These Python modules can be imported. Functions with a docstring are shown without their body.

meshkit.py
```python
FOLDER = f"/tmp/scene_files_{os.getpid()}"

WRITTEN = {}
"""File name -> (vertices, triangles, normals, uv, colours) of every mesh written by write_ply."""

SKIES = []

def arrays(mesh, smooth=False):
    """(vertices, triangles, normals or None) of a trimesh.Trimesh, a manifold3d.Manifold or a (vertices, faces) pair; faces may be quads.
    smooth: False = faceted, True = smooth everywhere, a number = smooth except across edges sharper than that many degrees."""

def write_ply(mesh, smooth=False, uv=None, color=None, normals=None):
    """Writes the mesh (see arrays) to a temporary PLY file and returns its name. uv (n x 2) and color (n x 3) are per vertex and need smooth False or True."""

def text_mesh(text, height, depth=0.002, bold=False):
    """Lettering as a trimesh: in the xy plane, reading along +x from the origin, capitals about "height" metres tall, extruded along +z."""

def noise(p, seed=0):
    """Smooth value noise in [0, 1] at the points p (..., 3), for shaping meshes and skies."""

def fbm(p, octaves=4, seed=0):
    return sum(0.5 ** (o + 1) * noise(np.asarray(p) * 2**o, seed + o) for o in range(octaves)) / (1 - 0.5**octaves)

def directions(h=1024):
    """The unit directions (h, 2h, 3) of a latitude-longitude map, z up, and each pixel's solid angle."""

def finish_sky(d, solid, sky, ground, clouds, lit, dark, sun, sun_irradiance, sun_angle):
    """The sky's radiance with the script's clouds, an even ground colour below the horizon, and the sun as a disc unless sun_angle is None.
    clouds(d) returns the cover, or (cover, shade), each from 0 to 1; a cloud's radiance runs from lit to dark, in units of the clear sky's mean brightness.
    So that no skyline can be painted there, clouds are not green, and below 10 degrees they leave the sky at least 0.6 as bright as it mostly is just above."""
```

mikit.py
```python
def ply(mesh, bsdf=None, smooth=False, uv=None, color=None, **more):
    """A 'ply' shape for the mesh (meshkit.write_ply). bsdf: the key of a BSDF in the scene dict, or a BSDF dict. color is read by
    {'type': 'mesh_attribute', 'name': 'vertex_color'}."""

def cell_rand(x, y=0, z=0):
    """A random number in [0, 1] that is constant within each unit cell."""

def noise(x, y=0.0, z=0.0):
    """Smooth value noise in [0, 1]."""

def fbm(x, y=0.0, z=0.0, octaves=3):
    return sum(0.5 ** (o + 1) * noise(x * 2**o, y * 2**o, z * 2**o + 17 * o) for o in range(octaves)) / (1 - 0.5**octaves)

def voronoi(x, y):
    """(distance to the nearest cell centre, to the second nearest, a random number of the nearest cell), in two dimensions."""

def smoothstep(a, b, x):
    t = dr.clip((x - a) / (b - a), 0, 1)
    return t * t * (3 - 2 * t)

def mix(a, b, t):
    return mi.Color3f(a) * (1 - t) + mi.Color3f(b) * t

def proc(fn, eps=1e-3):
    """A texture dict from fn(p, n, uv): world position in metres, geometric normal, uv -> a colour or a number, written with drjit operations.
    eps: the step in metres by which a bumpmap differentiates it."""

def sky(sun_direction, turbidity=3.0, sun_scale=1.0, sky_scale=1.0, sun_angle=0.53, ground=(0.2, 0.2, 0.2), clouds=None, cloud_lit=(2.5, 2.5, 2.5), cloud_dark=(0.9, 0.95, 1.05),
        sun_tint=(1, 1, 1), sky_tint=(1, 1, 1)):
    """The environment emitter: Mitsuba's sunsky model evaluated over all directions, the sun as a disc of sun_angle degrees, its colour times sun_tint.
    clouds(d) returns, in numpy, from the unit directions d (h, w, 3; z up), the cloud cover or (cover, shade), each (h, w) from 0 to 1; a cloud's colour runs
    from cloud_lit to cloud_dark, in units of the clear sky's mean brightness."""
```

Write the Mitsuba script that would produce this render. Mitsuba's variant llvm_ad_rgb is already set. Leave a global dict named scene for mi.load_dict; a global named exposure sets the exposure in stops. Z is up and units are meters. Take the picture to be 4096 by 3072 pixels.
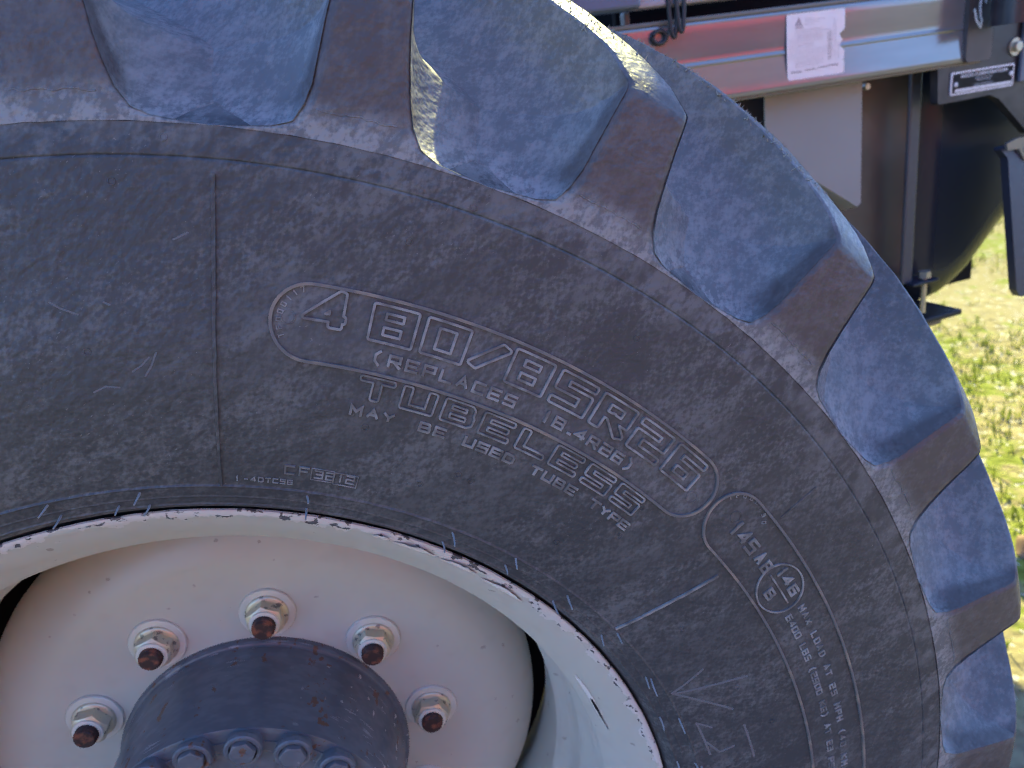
import math, numpy as np, trimesh, drjit as dr, mitsuba as mi, mikit, meshkit
from mikit import fbm, noise, smoothstep, mix, proc, voronoi
from shapely.geometry import Polygon, LineString, MultiLineString, Point, box as sbox
from shapely.ops import unary_union
from shapely import affinity
T = mi.ScalarTransform4f
rng = np.random.default_rng(7)

# ------------------------------------------------------------------ camera, light, exposure
H = 0.68                                             # axle height; the wheel's face is the plane y = 0, the tractor stands at +y
CAM = np.array([0.2308, -0.4525, H + 0.5653])
FWD = np.array([0.0909, 0.9330, -0.3483])
UP = np.array([0.1753, 0.3293, 0.9278])
scene, labels = {}, {}
scene['camera'] = {'type': 'thinlens', 'fov': 68.48, 'fov_axis': 'x', 'near_clip': 0.02, 'far_clip': 400.0,
                   'aperture_radius': 0.0014, 'focus_distance': 0.47,
                   'to_world': T().look_at(origin=CAM.tolist(), target=(CAM + FWD).tolist(), up=UP.tolist())}
SUN = (0.381, 0.610, 0.695)
scene['daylight'] = mikit.sky(SUN, turbidity=3, sun_scale=0.92, sky_scale=1.0, sun_tint=(0.87, 1.0, 0.56), sky_tint=(0.80, 0.97, 1.29),
                              ground=(0.16, 0.15, 0.11))
exposure = 3.88

# ------------------------------------------------------------------ materials
def col(*c): return {'type': 'rgb', 'value': list(c)}
def bsdf(name, d, two=True):
    scene[name] = {'type': 'twosided', 'b': d} if two else d
def bumped(d, fn, eps=6e-4): return {'type': 'bumpmap', 't': proc(fn, eps), 'scale': 1.0, 'b': d}

def rubber_parts(p):
    q = mi.Point3f(0.80 * p.x + 0.52 * p.z - 0.3 * p.y, 0.9 * p.y + 0.3 * p.x - 0.31 * p.z, 0.80 * p.z - 0.52 * p.x + 0.2 * p.y)
    x, z = p.x, p.z - H
    r = dr.sqrt(x * x + z * z)
    big = fbm(q.x * 13, q.y * 13, q.z * 13, 3)
    mid = fbm(q.x * 120 + 3, q.y * 120, q.z * 120, 4)
    fine = fbm(q.x * 470, q.y * 470, q.z * 470 + 9, 3)
    return q, r, big, mid, fine
def rubber_colour(p, n, uv):
    q, r, big, mid, fine = rubber_parts(p)
    dust = 1.10 * smoothstep(0.40, 0.68, 0.28 * big + 0.32 * mid + 0.40 * fine)
    wipe = fbm(q.x * 22 + q.z * 60, q.y * 40, q.z * 16 + 5, 3)
    dust = dust * (0.65 + 0.7 * smoothstep(0.40, 0.62, wipe))
    foot = dr.exp(-dr.square((r - 0.588) / 0.018)) * smoothstep(0.40, 0.62, 0.5 * mid + 0.5 * fbm(q.x * 40, q.y * 40, q.z * 40 + 40, 3))
    dust = dr.clip(dust + 1.0 * foot, 0, 1.6)
    an = dr.atan2(p.x, p.z - H)
    inset = smoothstep(0.468, 0.470, r) * smoothstep(0.5140, 0.5120, r) * smoothstep(0.285, 0.305, an) * smoothstep(0.935, 0.915, an)
    dust = dust + 0.32 * inset * (0.5 + mid)                                          # dust has stayed between the raised letters
    groove = smoothstep(0.5925, 0.598, r)
    dust = dust * (1 - groove) + groove * (1.25 + 1.9 * smoothstep(0.38, 0.68, 0.45 * mid + 0.25 * big + 0.30 * fine))
    base = mix(col3(0.041, 0.042, 0.046), col3(0.050, 0.049, 0.051), big)
    c = mix(base, col3(0.205, 0.200, 0.198), dust * 0.27)
    speck = smoothstep(0.90, 0.94, noise(q.x * 900, q.y * 900, q.z * 900)) * smoothstep(0.5, 0.7, noise(q.x * 40 + 7, q.y * 40, q.z * 40))
    return mix(c, col3(0.30, 0.26, 0.23), speck * 0.35)
def lug_colour(p, n, uv):
    q, r, big, mid, fine = rubber_parts(p)
    face = smoothstep(0.016, 0.006, p.y) * smoothstep(0.598, 0.616, r)          # the outer ends are rubbed clean, the flanks keep their dust
    patch = smoothstep(0.38, 0.68, 0.45 * mid + 0.25 * big + 0.30 * fine)
    dust = (0.36 + 0.85 * patch) * (1 - 0.72 * face)
    foot = dr.exp(-dr.square((r - 0.590) / 0.014)) * smoothstep(0.38, 0.60, 0.5 * mid + 0.5 * fine)
    base = mix(col3(0.078, 0.080, 0.084), col3(0.056, 0.045, 0.045), face)
    return mix(base, col3(0.250, 0.240, 0.235), dr.clip(dust + 0.65 * foot, 0, 1.5) * 0.60)
def col3(a, b, c): return mi.Color3f(a, b, c)
def rubber_bump(p, n, uv):
    return 0.0009 * fbm(p.x * 330, p.y * 330, p.z * 330, 3) + 0.0007 * fbm(p.x * 90, p.y * 90, p.z * 90 + 4, 2)
RUB = dict(type='principled', roughness=0.50, specular=0.45)
bsdf('rubber', bumped({**RUB, 'base_color': proc(rubber_colour)}, rubber_bump))
bsdf('rubber_lug', bumped({**RUB, 'roughness': 0.46, 'base_color': proc(lug_colour)}, rubber_bump))
def scuffed(p, n, uv):
    f = fbm(p.x * 130, p.y * 130, p.z * 130, 3)
    return mix(col3(0.105, 0.101, 0.102), col3(0.235, 0.225, 0.22), smoothstep(0.3, 0.68, f))
bsdf('rubber_scuffed', {**RUB, 'roughness': 0.42, 'base_color': proc(scuffed)})
def rusty_line(p, n, uv):
    f = fbm(p.x * 70, p.y * 70, p.z * 70 + 5, 3)
    return mix(col3(0.115, 0.108, 0.108), col3(0.22, 0.175, 0.140), smoothstep(0.45, 0.70, f))
bsdf('rubber_line', {**RUB, 'roughness': 0.5, 'base_color': proc(rusty_line)})
bsdf('rubber_black', {**RUB, 'roughness': 0.45, 'base_color': col(0.028, 0.028, 0.031)})
bsdf('rubber_fuzz', {**RUB, 'roughness': 0.6, 'base_color': col(0.24, 0.23, 0.19)})
bsdf('rubber_nub', {**RUB, 'roughness': 0.4, 'base_color': col(0.24, 0.24, 0.24)})
bsdf('chalk', dict(type='principled', base_color=col(0.62, 0.60, 0.60), roughness=0.95, specular=0.1))
bsdf('faint_chalk', dict(type='principled', base_color=col(0.130, 0.127, 0.132), roughness=0.9, specular=0.2))

def rim_colour(p, n, uv):
    x, z = p.x, p.z - H
    r = dr.sqrt(x * x + z * z)
    a = dr.atan2(x, z)
    d = 0.0042 * (fbm(a * 30, r * 30, 2, 4) - 0.5) * 4 + 0.0022 * (fbm(a * 130, r * 160, 8, 3) - 0.5) * 2
    k = smoothstep(-0.5, 0.4, a) * 0.0010
    chip = smoothstep(0.35090, 0.35120, r + d + k)
    inner = smoothstep(0.76, 0.775, fbm(a * 60 + 3, r * 200, p.y * 200, 4)) * smoothstep(0.339, 0.350, r)
    chip = dr.clip(chip + inner, 0, 1)
    metal = mix(col3(0.55, 0.50, 0.46), col3(0.09, 0.085, 0.090), smoothstep(0.60, 0.66, fbm(a * 80, r * 400, p.y * 200, 4)))
    paint = mix(col3(0.435, 0.412, 0.352), col3(0.478, 0.450, 0.390), fbm(p.x * 7, p.y * 7, p.z * 7, 3))
    dirt = smoothstep(0.55, 0.80, fbm(p.x * 60, p.y * 60, p.z * 60, 4))
    paint = mix(paint, col3(0.40, 0.36, 0.30), dirt * 0.22)
    spot = smoothstep(0.93, 0.95, noise(p.x * 110, p.y * 110, p.z * 110))
    paint = mix(paint, col3(0.30, 0.25, 0.22), spot * 0.8)
    return mix(paint, metal, chip)
def rim_bump(p, n, uv):
    x, z = p.x, p.z - H
    r = dr.sqrt(x * x + z * z)
    return 0.00009 * fbm(p.x * 420, p.y * 420, p.z * 420, 2) + 0.0006 * fbm(p.x * 26, p.y * 26, p.z * 26, 2)
bsdf('rim_paint', bumped(dict(type='principled', base_color=proc(rim_colour), roughness=0.36, specular=0.5), rim_bump, 1e-3))
bsdf('flake_paint', dict(type='principled', base_color=col(0.66, 0.60, 0.55), roughness=0.4))
def zinc_colour(p, n, uv):
    f = fbm(p.x * 120, p.y * 120, p.z * 120, 3)
    c = mix(col3(0.52, 0.47, 0.36), col3(0.58, 0.50, 0.34), smoothstep(0.35, 0.65, f))
    w = 0.8 * smoothstep(0.64, 0.70, fbm(p.x * 220, p.y * 220, p.z * 220 + 9, 3))
    return mix(c, col3(0.13, 0.125, 0.12), w)
bsdf('zinc', dict(type='principled', base_color=proc(zinc_colour), roughness=0.36, metallic=0.45))
bsdf('painted_nut', dict(type='principled', base_color=col(0.60, 0.57, 0.49), roughness=0.4))
def washer_colour(p, n, uv):
    return mix(col3(0.50, 0.49, 0.45), col3(0.62, 0.58, 0.50), fbm(p.x * 90, p.y * 90, p.z * 90, 3))
bsdf('washer', dict(type='principled', base_color=proc(washer_colour), roughness=0.42, metallic=0.15))
def rust_colour(p, n, uv):
    f = fbm(p.x * 170, p.y * 170, p.z * 170, 3)
    return mix(col3(0.040, 0.020, 0.018), col3(0.20, 0.065, 0.035), smoothstep(0.48, 0.78, f))
bsdf('rust', dict(type='principled', base_color=proc(rust_colour), roughness=0.6, specular=0.4))
def hub_colour(p, n, uv):
    x, z = p.x, p.z - H
    a = dr.atan2(x, z)
    w = fbm(a * 6, p.y * 60, 3, 3)
    c = mix(col3(0.070, 0.078, 0.095), col3(0.125, 0.13, 0.15), 0.35 + 0.4 * smoothstep(0.35, 0.75, fbm(p.x * 90, p.y * 160, p.z * 90, 4)))
    rust = smoothstep(0.63, 0.70, 0.5 * fbm(a * 11 + 1.7, p.y * 30, 5, 3) + 0.5 * fbm(p.x * 240, p.y * 240, p.z * 240, 3) + 0.06 * smoothstep(0.13, 0.16, p.y))
    c = mix(c, col3(0.12, 0.060, 0.042), rust)
    scr = smoothstep(0.70, 0.76, fbm(p.x * 55, p.y * 620, p.z * 55, 2)) * smoothstep(0.5, 0.62, fbm(p.x * 20, p.y * 20, p.z * 20 + 3, 2))
    c = mix(c, col3(0.24, 0.24, 0.26), scr * 0.7)
    spl = smoothstep(0.88, 0.92, noise(p.x * 170, p.y * 170, p.z * 170)) * smoothstep(0.04, 0.12, p.x)
    return mix(c, col3(0.45, 0.42, 0.40), spl * 0.8)
def hub_bump(p, n, uv): return 0.0006 * fbm(p.x * 130, p.y * 130, p.z * 130, 3)
bsdf('hub_paint', bumped(dict(type='principled', base_color=proc(hub_colour), roughness=0.34, specular=0.5), hub_bump, 1e-3))
def cast_bump(p, n, uv): return 0.0016 * fbm(p.x * 190, p.y * 190, p.z * 190, 3)
bsdf('cast_paint', bumped(dict(type='principled', base_color=proc(hub_colour), roughness=0.42, specular=0.5), cast_bump, 1e-3))
# tractor body
def beam_colour(p, n, uv):
    s = p.x * 0.98 + p.y * 0.199
    return mix(col3(0.170, 0.165, 0.170), col3(0.230, 0.220, 0.222), fbm(s * 9, p.y * 9, p.z * 60, 3))
bsdf('beam_paint', dict(type='principled', base_color=proc(beam_colour), roughness=0.14, metallic=0.40, specular=0.9, clearcoat=0.7, clearcoat_gloss=0.92))
def dusty_black(p, n, uv):
    return mix(col3(0.020, 0.020, 0.026), col3(0.060, 0.055, 0.054), smoothstep(0.4, 0.8, fbm(p.x * 14, p.y * 14, p.z * 14, 4)))
bsdf('black_paint', dict(type='principled', base_color=proc(dusty_black), roughness=0.35, specular=0.5))
bsdf('black_gloss', dict(type='principled', base_color=col(0.012, 0.018, 0.032), roughness=0.30, specular=0.35))
bsdf('strap_paint', dict(type='principled', base_color=col(0.055, 0.060, 0.075), roughness=0.35, specular=0.5))
bsdf('guard_paint', dict(type='principled', base_color=col(0.022, 0.026, 0.045), roughness=0.38, specular=0.6))
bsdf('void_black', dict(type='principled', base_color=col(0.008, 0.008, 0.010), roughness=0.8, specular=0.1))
def brown_panel(p, n, uv):
    return mix(col3(0.045, 0.040, 0.040), col3(0.095, 0.075, 0.072), smoothstep(0.3, 0.75, fbm(p.x * 9, p.y * 9, p.z * 7, 4)))
bsdf('panel_dust', dict(type='principled', base_color=proc(brown_panel), roughness=0.4, specular=0.5))
bsdf('lip_steel', dict(type='principled', base_color=col(0.16, 0.145, 0.125), roughness=0.5))
def grey_plate(p, n, uv):
    return mix(col3(0.245, 0.242, 0.238), col3(0.29, 0.282, 0.276), fbm(p.x * 8, p.y * 8, p.z * 8, 3))
bsdf('grey_paint', dict(type='principled', base_color=proc(grey_plate), roughness=0.42, specular=0.4))
bsdf('blue_grey', dict(type='principled', base_color=col(0.10, 0.12, 0.17), roughness=0.4))
bsdf('pink_grey', dict(type='principled', base_color=col(0.36, 0.30, 0.31), roughness=0.4))
bsdf('sticker_paper', dict(type='principled', base_color=col(0.86, 0.72, 0.69), roughness=0.5, specular=0.3))
bsdf('sticker_print', dict(type='principled', base_color=col(0.36, 0.25, 0.24), roughness=0.6))
bsdf('sticker_faint', dict(type='principled', base_color=col(0.60, 0.46, 0.44), roughness=0.6))
bsdf('plate_black', dict(type='principled', base_color=col(0.008, 0.008, 0.010), roughness=0.5, specular=0.15))
bsdf('plate_silver', dict(type='principled', base_color=col(0.62, 0.60, 0.66), roughness=0.35, metallic=0.3))
bsdf('bolt_zinc', dict(type='principled', base_color=col(0.48, 0.45, 0.36), roughness=0.35, metallic=0.7))
bsdf('tan_rubber', dict(type='principled', base_color=col(0.22, 0.17, 0.12), roughness=0.8))
bsdf('red_paint', dict(type='principled', base_color=col(0.50, 0.035, 0.040), roughness=0.3, clearcoat=0.4))
bsdf('shed_metal', dict(type='principled', base_color=col(0.11, 0.115, 0.13), roughness=0.5))
bsdf('window_dark', dict(type='principled', base_color=col(0.02, 0.025, 0.03), roughness=0.1, specular=0.7))
def soil(p, n, uv):
    a = fbm(p.x * 3, p.y * 3, 1, 4)
    b = fbm(p.x * 22, p.y * 22, 4, 4)
    c = mix(col3(0.20, 0.165, 0.080), col3(0.28, 0.235, 0.125), b)
    c = mix(c, col3(0.155, 0.175, 0.030), smoothstep(0.46, 0.62, 0.55 * a + 0.45 * b))
    c = mix(c, col3(0.36, 0.33, 0.27), smoothstep(0.70, 0.76, fbm(p.x * 60, p.y * 60, 9, 2)))
    yard = smoothstep(0.75, -0.15, p.y + 0.5 * (a - 0.5))                          # the trodden yard in front is bare grey dirt
    return mix(c * 0.85, mix(col3(0.105, 0.103, 0.098), col3(0.16, 0.155, 0.145), b), yard)
def soil_bump(p, n, uv): return 0.02 * fbm(p.x * 30, p.y * 30, 2, 4)
bsdf('soil', bumped(dict(type='principled', base_color=proc(soil), roughness=0.95, specular=0.1), soil_bump, 4e-3))
bsdf('grass_leaf', {'type': 'principledthin', 'base_color': proc(lambda p, n, uv: mix(col3(0.14, 0.19, 0.022), col3(0.25, 0.24, 0.06), noise(p.x * 25, p.y * 25, 3))),
                    'diff_trans': 0.7, 'roughness': 0.6}, two=False)
bsdf('dead_leaf', dict(type='principled', base_color=col(0.20, 0.11, 0.05), roughness=0.8))

# ------------------------------------------------------------------ helpers
used = {}
def key_of(base):
    n = used.get(base, 0); used[base] = n + 1
    return base if n == 0 else f'{base}_{n:03d}'
def put(base, mesh, mat, parent=None, smooth=False, **more):
    k = key_of((parent + '__' if parent else '') + base)
    scene[k] = mikit.ply(mesh, mat, smooth=smooth, **more)
    return k
def put_shared(base, shape, parent, to_world):
    k = key_of((parent + '__' if parent else '') + base)
    scene[k] = {**shape, 'to_world': to_world}
    return k
def tag(k, label, category=None, group=None, kind=None):
    labels[k] = {a: b for a, b in dict(label=label, category=category, group=group, kind=kind).items() if b}
def cat(ms): return trimesh.util.concatenate(ms)
def revolve(profile, th0=0.0, th1=2 * np.pi, n=720, wobble=None):
    """profile of (r, y) swept about the wheel axis; angle from straight up towards +x."""
    pr = np.asarray(profile, float); m = len(pr)
    th = np.linspace(th0, th1, n + 1)
    closed = abs(th1 - th0 - 2 * np.pi) < 1e-9
    if closed: th = th[:-1]
    r = np.repeat(pr[None, :, 0], len(th), 0); y = np.repeat(pr[None, :, 1], len(th), 0)
    if wobble is not None: r, y = wobble(r, y, th[:, None] + 0 * r)
    v = np.stack([r * np.sin(th)[:, None], y, H + r * np.cos(th)[:, None]], -1).reshape(-1, 3)
    i = np.arange(len(th) if closed else len(th) - 1)[:, None]; j = np.arange(m - 1)[None]
    i2 = (i + 1) % len(th)
    a, b, c, d = i * m + j, i2 * m + j, i2 * m + j + 1, i * m + j + 1
    f = np.stack([a, b, c, d], -1).reshape(-1, 4)
    return trimesh.Trimesh(v, np.vstack([f[:, [0, 1, 2]], f[:, [0, 2, 3]]]), process=False)
def smooth_profile(pts, n, keep=()):
    from scipy.interpolate import PchipInterpolator
    pts = np.asarray(pts, float)
    s = np.r_[0, np.cumsum(np.linalg.norm(np.diff(pts, axis=0), axis=1))]
    q = np.linspace(0, s[-1], n)
    return np.stack([PchipInterpolator(s, pts[:, 0])(q), PchipInterpolator(s, pts[:, 1])(q)], -1)
def rounded_box(sx, sy, sz, r=0.003, seg=2):
    import manifold3d as m3
    r = min(r, sx / 2.1, sy / 2.1, sz / 2.1)
    s = m3.Manifold.sphere(r, 4 * seg)
    ps = [s.translate([x * (sx / 2 - r), y * (sy / 2 - r), z * (sz / 2 - r)]) for x in (-1, 1) for y in (-1, 1) for z in (-1, 1)]
    m = m3.Manifold.batch_hull(ps).to_mesh()
    return trimesh.Trimesh(m.vert_properties[:, :3], m.tri_verts, process=False)
def prism(poly, depth):
    gs = getattr(poly, 'geoms', [poly])
    return cat([trimesh.creation.extrude_polygon(g, depth, engine='earcut') for g in gs if g.area > 1e-12])
def tube(pts, r, sec=10):
    pts = np.asarray(pts, float); vs, fs = [], []
    t = np.gradient(pts, axis=0); t /= np.linalg.norm(t, axis=1, keepdims=True)
    ref = np.array([0.3, 0.2, 0.9]); rr = np.broadcast_to(r, len(pts))
    for p, d, q in zip(pts, t, rr):
        a = np.cross(d, ref); a /= np.linalg.norm(a); b = np.cross(d, a)
        an = np.arange(sec) * 2 * np.pi / sec
        vs.append(p + q * (np.cos(an)[:, None] * a + np.sin(an)[:, None] * b))
    v = np.vstack(vs + [pts[:1], pts[-1:]]); n = len(pts)
    for i in range(n - 1):
        for j in range(sec):
            a, b = i * sec + j, i * sec + (j + 1) % sec
            fs += [[a, b, b + sec], [a, b + sec, a + sec]]
    for j in range(sec):
        fs += [[n * sec, (j + 1) % sec, j], [n * sec + 1, (n - 1) * sec + j, (n - 1) * sec + (j + 1) % sec]]
    m = trimesh.Trimesh(v, np.array(fs), process=False); m.fix_normals(); return m

# ------------------------------------------------------------------ ground
g = np.linspace(-1, 1, 181); g = np.sign(g) * (np.abs(g) ** 3) * 60
gx, gy = np.meshgrid(g + 1.5, g + 1.2, indexing='ij')
gz = 0.03 * (meshkit.fbm(np.stack([gx * 2.2, gy * 2.2, 0 * gx], -1), 4, 3) - 0.5) - 0.008
gi = np.arange(181 * 181).reshape(181, 181)
gf = np.stack([gi[:-1, :-1], gi[1:, :-1], gi[1:, 1:], gi[:-1, 1:]], -1).reshape(-1, 4)
tag(put('ground', (np.stack([gx, gy, gz], -1).reshape(-1, 3), gf), 'soil', smooth=True), 'dry sandy soil with patchy green growth', kind='structure')
def grass_blades():
    n = 9000
    c = rng.uniform([0.6, -0.6], [8.0, 7.5], (n * 4, 2))
    dens = meshkit.fbm(np.c_[c * 1.6, 0 * c[:, 0]], 3, 11)
    c = c[rng.random(len(c)) < np.clip((dens - 0.42) * 5, 0.02, 1)][:n]
    k = rng.integers(3, 6, len(c)); c = np.repeat(c, k, 0) + rng.normal(0, 0.012, (k.sum(), 2))
    a = rng.uniform(0, 2 * np.pi, len(c)); h = rng.uniform(0.012, 0.045, len(c)); w = rng.uniform(0.003, 0.008, len(c))
    lean = rng.uniform(0.3, 1.6, len(c)) * h
    d = np.stack([np.cos(a), np.sin(a)], -1); s = np.stack([-d[:, 1], d[:, 0]], -1)
    z0 = np.zeros(len(c)) - 0.012
    p = lambda q, z: np.c_[q, z]
    v = np.stack([p(c - s * w[:, None] / 2, z0), p(c + s * w[:, None] / 2, z0), p(c + d * lean[:, None] * .5 + s * w[:, None] / 2, z0 + h * .8),
                  p(c + d * lean[:, None] * .5 - s * w[:, None] / 2, z0 + h * .8), p(c + d * lean[:, None], z0 + h)], 1).reshape(-1, 3)
    i = np.arange(len(c))[:, None] * 5
    f = np.concatenate([i + [[0, 1, 2]], i + [[0, 2, 3]], i + [[3, 2, 4]]])
    return v, f
tag(put('grass', grass_blades(), 'grass_leaf'), 'sparse yellow green grass on the sunlit soil', kind='stuff')
lf = trimesh.creation.icosphere(2, 0.03); lf.apply_scale([1.3, 0.6, 0.12]); lf.vertices[:, 2] += 0.012 * np.sin(lf.vertices[:, 0] * 60)
lf.apply_transform(trimesh.transformations.rotation_matrix(0.9, [0, 0, 1])); lf.apply_translation([1.62, 1.02, 0.012])
tag(put('fallen_leaf', lf, 'dead_leaf', smooth=True), 'brown dead leaf lying on the bare sandy soil right of the tyre', 'leaf')

# ------------------------------------------------------------------ tyre
SIDE = np.array([(.330, .030), (.3440, .0150), (.3520, .0095), (.3570, .0030), (.3595, -.0030), (.3625, -.0085), (.3655, -.0113),
                 (.3700, -.0130), (.3755, -.0150), (.3806, -.0167), (.390, -.0188), (.405, -.0210), (.425, -.0226), (.447, -.0236), (.470, -.0233), (.490, -.0215),
                 (.510, -.0192), (.530, -.0172), (.550, -.0155), (.5734, -.0132), (.5905, -.0105), (.612, -.0075), (.640, -.0038), (.673, .0010)])
from scipy.interpolate import PchipInterpolator
SURF = PchipInterpolator(SIDE[3:, 0], SIDE[3:, 1])
def surf(th, r, h):
    """a point h above the sidewall at angle th (rad, from up to the right) and radius r."""
    y = SURF(r); dy = SURF.derivative()(r); nl = np.sqrt(1 + dy * dy)
    rr = r + h * dy / nl; yy = y - h / nl
    return np.stack([rr * np.sin(th), yy + wave(th, r), H + rr * np.cos(th)], -1)
def wave(th, r):
    p = np.stack([np.sin(th) * r, np.cos(th) * r, 0 * r], -1)
    return 0.0011 * (meshkit.fbm(p * 14, 3, 5) - 0.5) * np.clip((r - .385) / .03, 0, 1) * np.clip((.590 - r) / .012, 0, 1)
YC = 0.2025                                          # mid plane of the tyre
rs = np.unique(np.r_[np.linspace(.330, .362, 14), np.linspace(.362, .384, 45), np.linspace(.384, .571, 52), np.linspace(.571, .576, 11), np.linspace(.577, .5905, 9)])
sidep = PchipInterpolator(SIDE[:, 0], SIDE[:, 1])
side = np.stack([rs, sidep(rs)], -1)
for rc, hh, ww in ((.3806, .0011, .0008), (.3655, .0008, .0006), (.3718, .0005, .0006), (.5734, -.0007, .0005)):
    side[:, 1] -= hh * np.exp(-((side[:, 0] - rc) / ww) ** 2)
BASE = np.array([(.5905, -.0062), (.5928, .0020), (.598, .0140), (.606, .0300), (.618, .0500), (.635, .0750), (.655, .1020), (.674, .1320), (.687, .1660), (.692, YC)])
TOPC = np.array([(.5905, -.0112), (.612, -.0082), (.640, -.0045), (.664, -.0010), (.6725, .0010), (.6780, .0055), (.6835, .012), (.6905, .0220), (.7035, .050), (.7180, .090), (.7275, .130), (.7325, .170), (.7340, YC)])
basep = smooth_profile(BASE, 60)
half = np.vstack([side, [[.5908, -.0095], [.5912, -.0040]], basep[1:]])
mir = half[::-1].copy(); mir[:, 1] = 2 * YC - mir[:, 1]
carcass = np.vstack([half, mir[1:]])
def wob(r, y, th):
    p = np.stack([np.sin(th) * r, np.cos(th) * r, y], -1)
    d = wave(th, r) * (y < YC)
    rag = 0.0009 * (meshkit.fbm(p * 110, 3, 8) - 0.5) * np.exp(-((r - .592) / .004) ** 2)
    return r + rag, y + d
tyre = 'tractor_tyre'
labels[tyre] = {'label': 'large worn black tractor tyre with slanted tread lugs and moulded size lettering', 'category': 'tyre'}
put('carcass', revolve(carcass, n=1080, wobble=wob), 'rubber', tyre, smooth=35)

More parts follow.
